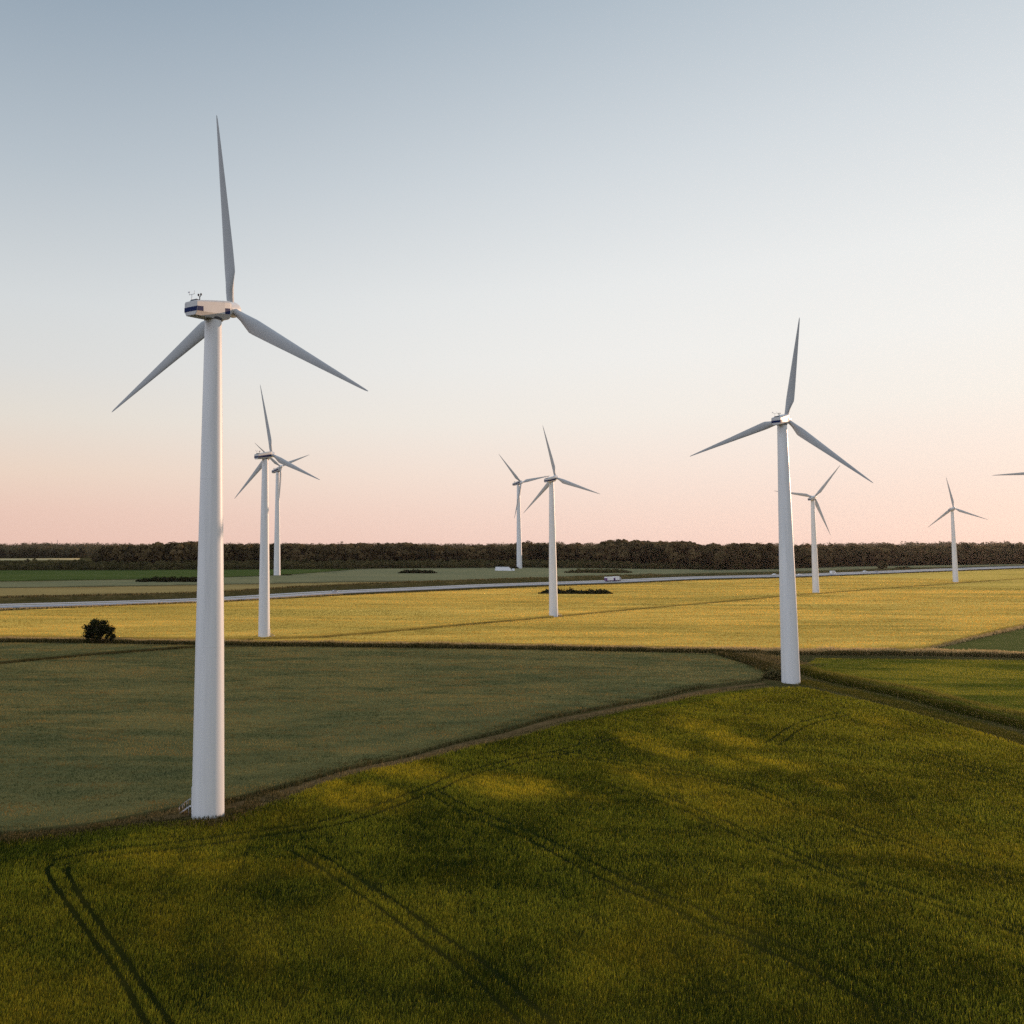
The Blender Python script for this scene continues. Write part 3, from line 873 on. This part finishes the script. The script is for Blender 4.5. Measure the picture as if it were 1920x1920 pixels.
def blade_mb():
    tab = [(.55, .92, 1, .35, 1.0), (1.6, .95, .9, .33, .9), (2.4, 1.12, .6, .30, .6), (3.4, 1.50, .38, .26, .22), (4.5, 1.92, .28, .21, 0), (5.2, 1.90, .26, .18, 0),
           (8, 1.66, .22, .13, 0), (12, 1.28, .19, .08, 0), (16, .92, .17, .04, 0), (20, .56, .16, .01, 0), (22.6, .32, .15, 0, 0), (23.6, .20, .15, 0, 0), (24, .08, .15, 0, 0)]
    return MB().loft([airfoil(c, t, tw, r, ci) for r, c, t, tw, ci in tab])


BLADE_ME = blade_mb().mesh('blade'); BLADE_ME.materials.append(BLADE_PAINT)
NS = [(-4.05, -.60, 1.09, .985), (-4.0, -.62, 1.12, 1.0), (-1.6, -.36, 1.72, 1.05), (.9, -.05, 2.30, 1.08), (2.0, .22, 2.52, 1.02), (2.35, .42, 2.45, .93)]


def nac_at(y):
    a = [s[0] for s in NS]
    return [float(np.interp(y, a, [s[i] for s in NS])) for i in (1, 2, 3)]


def nac_ring(y, g=0.0):
    zb, zt, w = nac_at(y); h = zt - zb; w += g; zb -= g; zt += g
    return [(-w * .72, y, zb), (w * .72, y, zb), (w, y, zb + .27 * h), (w, y, zt - .10 * h), (w * .86, y, zt), (-w * .86, y, zt), (-w, y, zt - .10 * h), (-w, y, zb + .27 * h)]


def nacelle_meshes():
    n = MB().loft([nac_ring(s[0]) for s in NS], smooth=False)
    out = {'nacelle': n.mesh('nacelle', .03)}

    def band(y0, y1, f0, f1, side, g=.014):
        q = MB(); ys = [y for y in np.linspace(y0, y1, 6)]
        vs = []
        for y in ys:
            zb, zt, w = nac_at(y); h = zt - zb
            for gg in (g, -.02):
                vs += [(side * (w + gg), y, zb + f0 * h), (side * (w + gg), y, zb + f1 * h)]
        fs = []
        for i in range(5):
            a, b = i * 4, i * 4 + 4
            fs += [(a, a + 1, b + 1, b), (a + 2, a, b, b + 2), (a + 1, a + 3, b + 3, b + 1)]
        fs += [(0, 2, 3, 1), (20, 21, 23, 22)]
        return q.add(vs, fs)
    rear = MB(); zb, zt, w = nac_at(-4.05); h = zt - zb
    rear.box(-w - .01, w + .01, -4.07, -4.03, zb + .27 * h, zb + .59 * h)
    out['rear'] = rear.mesh('stripe')
    for nm, y0, y1 in (('short', -4.0, -2.95), ('front', .95, 2.0), ('long', -4.0, 2.0)):
        for sd_ in (-1, 1): out[nm + str(sd_)] = band(y0, y1, .27, .59, sd_).mesh('stripe')
    v = MB(); v.box(-.5, .5, -3.85, -2.5, 1.05, 1.46, (.05, .05, .3, .02)); out['roof_hatch'] = v.mesh('roof_hatch')
    v = MB(); zt = nac_at(-3.3)[1]
    v.tube((-.45, -3.5, 1.2), (-.45, -3.5, 2.35), .035); v.tube((-.95, -3.5, 2.35), (.05, -3.5, 2.35), .03)
    v.tube((-.95, -3.5, 2.33), (-.95, -3.5, 2.75), .025); v.tube((.05, -3.5, 2.33), (.05, -3.5, 2.85), .025)
    v.box(-1.2, -.85, -3.52, -3.48, 2.68, 2.86); out['wind_vane'] = v.mesh('wind_vane')
    v = MB(); v.tube((.45, -2.9, 1.4), (.45, -2.9, 2.05), .07); v.tube((.45, -2.9, 1.95), (.22, -2.9, 2.25), .05); v.tube((.45, -2.9, 1.95), (.68, -2.9, 2.25), .05)
    for xx in (.20, .70): v.cyl([(xx, -2.9, 2.2, .07), (xx, -2.9, 2.28, .13), (xx, -2.9, 2.46, .13), (xx, -2.9, 2.54, .05)], 10)
    out['anemometer'] = v.mesh('anemometer')
    v = MB(); v.cyl([(0, .0, -.30, 1.10), (0, .0, -.02, 1.12)], 28); out['yaw_ring'] = v.mesh('yaw_ring')
    return out


NM = nacelle_meshes()
NACP = plain('nacelle_paint', (0.50, 0.50, 0.49), 0.5, 0.3, var=0.06, scale=0.6)
for k_, mm in (('nacelle', NACP), ('rear', NAVY), *((a + b, NAVY) for a in ('short', 'front', 'long') for b in ('-1', '1')), ('roof_hatch', DARK), ('wind_vane', STEEL), ('anemometer', DARK), ('yaw_ring', DARK)):
    NM[k_].materials.append(mm)


def spinner_mesh():
    rings = []
    for y, r in [(-1.0, .84), (-.95, .92), (.5, .98), (.85, .9), (1.2, .72), (1.45, .46), (1.58, .18), (1.6, .02)]:
        rings.append([(r * math.cos(2 * math.pi * i / 28), y, r * math.sin(2 * math.pi * i / 28)) for i in range(28)])
    return MB().loft(rings).mesh('hub')


HUB_ME = spinner_mesh(); HUB_ME.materials.append(PAINT)
TW = MB().cyl([(0, 0, -.3, 1.93), (0, 0, 0.0, 1.93), (0, 0, 20, 1.70), (0, 0, 40, 1.38), (0, 0, 59.7, 1.02)], 48)
TOWER_ME = TW.mesh('tower'); TOWER_ME.materials.append(PAINT)
SEAMS = []
for z0, r0 in ((20, 1.70), (40, 1.38)):
    SEAMS.append(MB().cyl([(0, 0, z0 - .06, r0 + .008), (0, 0, z0 + .06, r0 + .008)], 48).mesh('flange_seam')); SEAMS[-1].materials.append(PAINT)
DOOR_ME = MB().box(-.45, .45, -.08, .06, 1.2, 3.3).mesh('door', .02); DOOR_ME.materials.append(PAINT)
stp = MB()
for i in range(6): stp.box(-.45, .45, .25 + i * .28, .55 + i * .28, .95 - i * .18, 1.0 - i * .18)
stp.box(-.5, .5, -.35, .25, 1.08, 1.13)
for sx_ in (-.48, .48):
    stp.tube((sx_, .2, 1.1), (sx_, 1.95, .0), .04); stp.tube((sx_, -.3, 2.1), (sx_, .25, 2.1), .03); stp.tube((sx_, .25, 2.1), (sx_, 1.95, 1.0), .03)
    for yy, zz in ((-.3, 1.1), (.25, 1.1), (1.1, .5), (1.95, 0)): stp.tube((sx_, yy, zz), (sx_, yy, zz + 1.0), .025)
    stp.tube((sx_, -.3, -.1), (sx_, -.3, 1.1), .04); stp.tube((sx_, .25, -.1), (sx_, .25, 1.1), .04)
STAIR_ME = stp.mesh('stairs'); STAIR_ME.materials.append(STEEL)


def turbine(base, top_h, A, th, R, o, zh, cone, tilt, label, stripe, door_az=None, seams=True, instruments=True, long_nac=1.0):
    x, y = base; s = top_h / 59.9
    t = link('wind_turbine', None); t.location = (x, y, H(x, y)); t.rotation_euler = (0, 0, -rad(A)); t.scale = (s, s, s)
    tag(t, label, 'wind turbine', 'wind turbines standing in the fields')
    tw = link('tower', TOWER_ME, None, t)
    for sm in SEAMS if seams else (): link('flange_seam', sm, None, tw)
    if door_az is not None:
        a = rad(door_az - A)           # azimuth of the door in the turbine's own frame
        dm = Matrix.Rotation(-a, 4, 'Z') @ Matrix.Translation((0, 1.90, 0))
        d = link('door', DOOR_ME, None, tw); d.matrix_basis = dm
        q = link('stairs', STAIR_ME, None, t); q.matrix_basis = Matrix.Rotation(-a, 4, 'Z') @ Matrix.Translation((0, 2.15, 0)) @ Matrix.Diagonal((.8, .72, .85, 1))
    n = link('nacelle', NM['nacelle'], None, t); n.location = (0, 0, 59.9); n.scale = (1, long_nac, 1)
    for k in stripe: link('stripe', NM[k], None, n)
    if instruments:
        for k in ('roof_hatch', 'wind_vane', 'anemometer'):
            q = link(k, NM[k], None, n)
            if k != 'roof_hatch': q.scale = (.8, 1, .8); q.location = (0, 0, .24)
    link('yaw_ring', NM['yaw_ring'], None, n)
    hm = Matrix.Translation((0, o / s, zh / s)) @ Matrix.Rotation(rad(tilt), 4, 'X')
    h = link('hub', HUB_ME, None, t); h.matrix_basis = hm
    bs = R / s / 24.0
    for k in range(3):
        b = link('blade', BLADE_ME, None, t)
        b.matrix_basis = hm @ Matrix.Rotation(rad(th + 120 * k), 4, 'Y') @ Matrix.Rotation(-rad(cone), 4, 'X') @ Matrix.Diagonal((bs, bs, bs, 1))
    return t


SH = ('rear', 'short-1', 'short1', 'front-1', 'front1'); LG = ('rear', 'long-1', 'long1')
turbine((-16.51, 97.08), 59.9, 31.4, 1.6, 23.8, 3.35, 61.85, -3.7, 5.8, 'nearest and tallest white wind turbine with navy stripes, at the bare track on the left', SH, door_az=-75)
turbine((103.8, 189.55), 60.85, 46.0, 12.8, 24.0, 2.9, 62.3, -5.4, 7.8, 'big wind turbine at right, its foot in the ditch corner between three green fields', SH, door_az=20)
turbine((-28.42, 275.85), 61.9, 40.6, -6.2, 24.94, 3.1, 63.5, -1.8, 5.7, 'white turbine just right of the nearest tower, foot at the golden field front edge', LG, door_az=95)
turbine(hit(519.5, 1079), 100.4, 146.2, -67.3, 35.1, 5.9, 104.6, 2.5, 5.7, 'distant turbine standing before the woods, partly behind the blades of the striped turbine', LG, seams=False, long_nac=1.35)
turbine(hit(974, 1066), 96.3, 153.7, -77.4, 43.6, 5.2, 97.9, -.1, 4.5, 'distant turbine at the edge of the woods, right of the long white shed', LG, seams=False, long_nac=1.35)
turbine((91.92, 359.0), 60.5, 50.7, -9.5, 24.5, 3.1, 62.5, -2.3, 6.0, 'turbine in mid picture whose tower crosses a dark thicket in the golden field', LG, door_az=90)
turbine((309.7, 531.6), 62.1, 56.1, 42.0, 27.0, 2.7, 64.1, -1.3, 6.0, 'turbine in the golden field close behind the big right-hand tower, one blade pointing up right', ('rear',), seams=False)
turbine((510.5, 674.5), 60.9, 64.5, -7.0, 26.8, 2.3, 62.9, -1.6, 4.6, 'smallest right-hand turbine with rotor facing away, foot at the end of the field path', ('rear',), seams=False)
turbine((298.0, 331.0), 60.5, 57.0, -88.5, 25.5, 3.1, 62.4, -1.5, 6.0, 'turbine mostly outside the frame, only a blade tip reaching in from the right edge', ('rear',), seams=False)
# ladder on the tower at left
lad = MB()
# ------------------------------------------------------------------ vehicles


def wheel_me(r=.5, w=.3):
    q = MB()
    q.loft([[(x, rr * math.cos(2 * math.pi * i / 18), rr * math.sin(2 * math.pi * i / 18)) for i in range(18)] for x, rr in
            ((-w / 2, r * .8), (-w / 2 * .8, r), (w / 2 * .8, r), (w / 2, r * .8))])
    return q.mesh('wheel')


WH_T = wheel_me(.5, .34); WH_T.materials.append(RUBBER)
WH_C = wheel_me(.33, .22); WH_C.materials.append(RUBBER)
RIM_T = MB().loft([[(x, rr * math.cos(2 * math.pi * i / 14), rr * math.sin(2 * math.pi * i / 14)) for i in range(14)] for x, rr in ((-.19, .27), (.19, .27))]).mesh('rim'); RIM_T.materials.append(STEEL)
RIM_C = MB().loft([[(x, rr * math.cos(2 * math.pi * i / 14), rr * math.sin(2 * math.pi * i / 14)) for i in range(14)] for x, rr in ((-.12, .2), (.12, .2))]).mesh('rim'); RIM_C.materials.append(STEEL)


def road_pose(u, lateral):
    """point of the motorway seen at pixel column u, lateral metres from its centre line, with its direction"""
    uu = CX + F * ROAD_C[:, 0] / ROAD_C[:, 1]
    q = int(np.argmin(np.abs(uu - u))); d = ROAD_C[min(q + 1, len(ROAD_C) - 1)] - ROAD_C[q - 1]; d = d / np.linalg.norm(d)
    L = ROAD_C + normals2(ROAD_C) * lateral
    uu = CX + F * L[:, 0] / L[:, 1]
    p = np.array([np.interp(u, uu, L[:, 0]), np.interp(u, uu, L[:, 1])])
    return p, math.atan2(-d[0], d[1])          # local +y along the road, away to the right


def veh(name, u, lateral, label, cat, back=False, group=None):
    p, rz = road_pose(u, lateral)
    e = link(name, None); e.location = (p[0], p[1], H(*p) + .44); e.rotation_euler = (0, 0, rz + (math.pi if back else 0))
    tag(e, label, cat, group); return e


def wheels(e, ys, half, big=True):
    for yy in ys:
        for s_ in (-1, 1):
            w_ = link('wheel', WH_T if big else WH_C, None, e); w_.location = (s_ * half, yy, .5 if big else .33)
            rm = link('rim', RIM_T if big else RIM_C, None, w_)


# lorry with drawbar trailer, going right; the near carriageway lies on the camera side
NEAR = -5.0 if (ROAD_C[60] + normals2(ROAD_C)[60] * -5)[1] < ROAD_C[60][1] else 5.0
FAR = -NEAR
t = veh('lorry', 1148, NEAR * 1.1, 'white lorry and trailer with purple ends driving along the motorway', 'lorry')
q = MB(); q.box(-1.28, 1.28, -9.6, -1.2, 1.05, 3.9); q.build('trailer', WHITE, t, .12)
q = MB(); q.box(-1.3, 1.3, -9.68, -8.6, .75, 3.0); q.box(-1.29, 1.29, -8.6, -1.3, .7, 1.04); tr_ = q.build('trailer_panel', PURPLE, t, .04)
q = MB(); q.box(-1.28, 1.28, -.2, 5.9, 1.15, 4.15); q.build('cargo_box', WHITE, t, .12)
q = MB(); q.box(-1.3, 1.3, -.28, .9, .8, 3.1); q.box(-1.29, 1.29, .9, 5.9, .75, 1.13); q.build('cargo_panel', PURPLE, t, .04)
q = MB(); q.box(-1.24, 1.24, 6.1, 8.3, .55, 3.3, (.08, .08, 0, .45)); c_ = q.build('cab', GREYP, t, .1)
q = MB(); q.box(-1.16, 1.16, 7.9, 8.27, 1.75, 2.75); q.build('windscreen', GLASS, c_)
q = MB(); q.box(-.5, .5, -9.4, 8.0, .55, .8); q.build('chassis', DARK, t)
wheels(t, (-8.2, -7.0, -2.6, .9, 2.2, 6.9), 1.1)

t = veh('box_van', 1558, NEAR, 'white box van with a dark window band on the motorway, right of the big tower', 'van')
q = MB(); q.box(-1.1, 1.1, -3.6, 1.9, .45, 3.3); q.build('body', WHITE, t, .1)
q = MB(); q.box(-1.08, 1.08, 1.92, 3.6, .45, 2.4, (.1, .1, 0, .7)); q.build('cab', WHITE, t, .1)
q = MB(); q.box(-1.12, 1.12, -3.2, 1.5, 1.75, 2.35); q.build('window', GLASS, t)
q = MB(); q.box(-.95, .95, 2.9, 3.2, 1.55, 2.1); q.build('windscreen', GLASS, t)
wheels(t, (-2.3, 2.6), .98, False)


def car(u, lat, label, material, back=False):
    t = veh('car', u, lat, label, 'car', back, 'cars on the motorway')
    q = MB(); q.box(-.88, .88, -2.15, 2.15, .28, .88, (.04, .04, .1, .15)); q.build('body', material, t, .08)
    q = MB(); q.box(-.8, .8, -1.7, .95, .885, 1.45, (.16, .16, .35, .65)); q.build('cabin', material, t, .05)
    q = MB(); q.box(-.81, .81, -1.35, .55, .98, 1.32, (.1, .1, .18, .3)); q.build('window', GLASS, t)
    wheels(t, (-1.35, 1.35), .78, False)


car(628, NEAR, 'grey car on the left stretch of the motorway, between the left turbines and the lorry', GREYP)
car(1448, FAR, 'white car on the far carriageway just left of the big right-hand tower', WHITE, True)
car(1496, NEAR, 'white car just right of the big right-hand tower', WHITE)
car(1617, FAR, 'white car following the box van, right of the turbine with raised blade', WHITE, True)
car(1640, NEAR * .6, 'pale car farthest right on the motorway, before the small round tree', GREYP)

# long white sheeted stack at the wood's edge
x, y = hit(947, 1070.5); k_ = y / F
sh_ = link('white_shed', None); sh_.location = (x, y, H(x, y)); sh_.rotation_euler = (0, 0, -math.atan2(x, y))
tag(sh_, 'long low white shed in the field at the foot of the woods', 'shed')
q = MB(); q.box(-19 * k_, 14.0 * k_, 0, 6, -.2, 6.8 * k_, (1.6 * k_, 6.5 * k_, .2, .2)); q.build('wall', SHEET, sh_, .1)
q = MB(); q.box(13.4 * k_, 18 * k_, .3, 5.6, -.2, 4.2 * k_, (0, 1.2 * k_, .2, .2)); q.build('porch', SHEET, sh_, .1)
q = MB(); q.box(-17.2 * k_, 7.4 * k_, .1, 5.9, 6.81 * k_, 7.2 * k_); q.build('roof', SHEET, sh_, .04)

# thin mast on the far left horizon
x, y = hit(107, 1046); m_ = link('lattice_mast', None); m_.location = (x, y, H(x, y)); tag(m_, 'thin lattice mast rising above the far left woods', 'mast')
q = MB(); hh_ = CZ - H(x, y) + 10 * y / F
for a in range(3):
    q.tube((1.2 * math.cos(a * 2.094), 1.2 * math.sin(a * 2.094), 0), (.3 * math.cos(a * 2.094), .3 * math.sin(a * 2.094), hh_), .14, .10, 5)
for i in range(12):
    z0, z1 = hh_ * i / 12, hh_ * (i + 1) / 12; r0, r1 = 1.2 - .9 * i / 12, 1.2 - .9 * (i + 1) / 12
    for a in range(3):
        b = (a + 1) % 3
        q.tube((r0 * math.cos(a * 2.094), r0 * math.sin(a * 2.094), z0), (r1 * math.cos(b * 2.094), r1 * math.sin(b * 2.094), z1), .06, .06, 4)
q.build('frame', DARK, m_)

# ------------------------------------------------------------------ evening haze
hz = MB().box(-2600, 3400, -300, 4200, -2.5, 150).mesh('haze')
m, nt_, out = mat('haze_air')
pv = N(nt_, 'VolumePrincipled'); pv.inputs['Density'].default_value = 0.000014; pv.inputs['Anisotropy'].default_value = 0.5
pv.inputs['Color'].default_value = (1, .88, .82, 1)
nt_.links.new(pv.outputs[0], out.inputs['Volume'])
tag(link('haze', hz, m), kind='stuff')
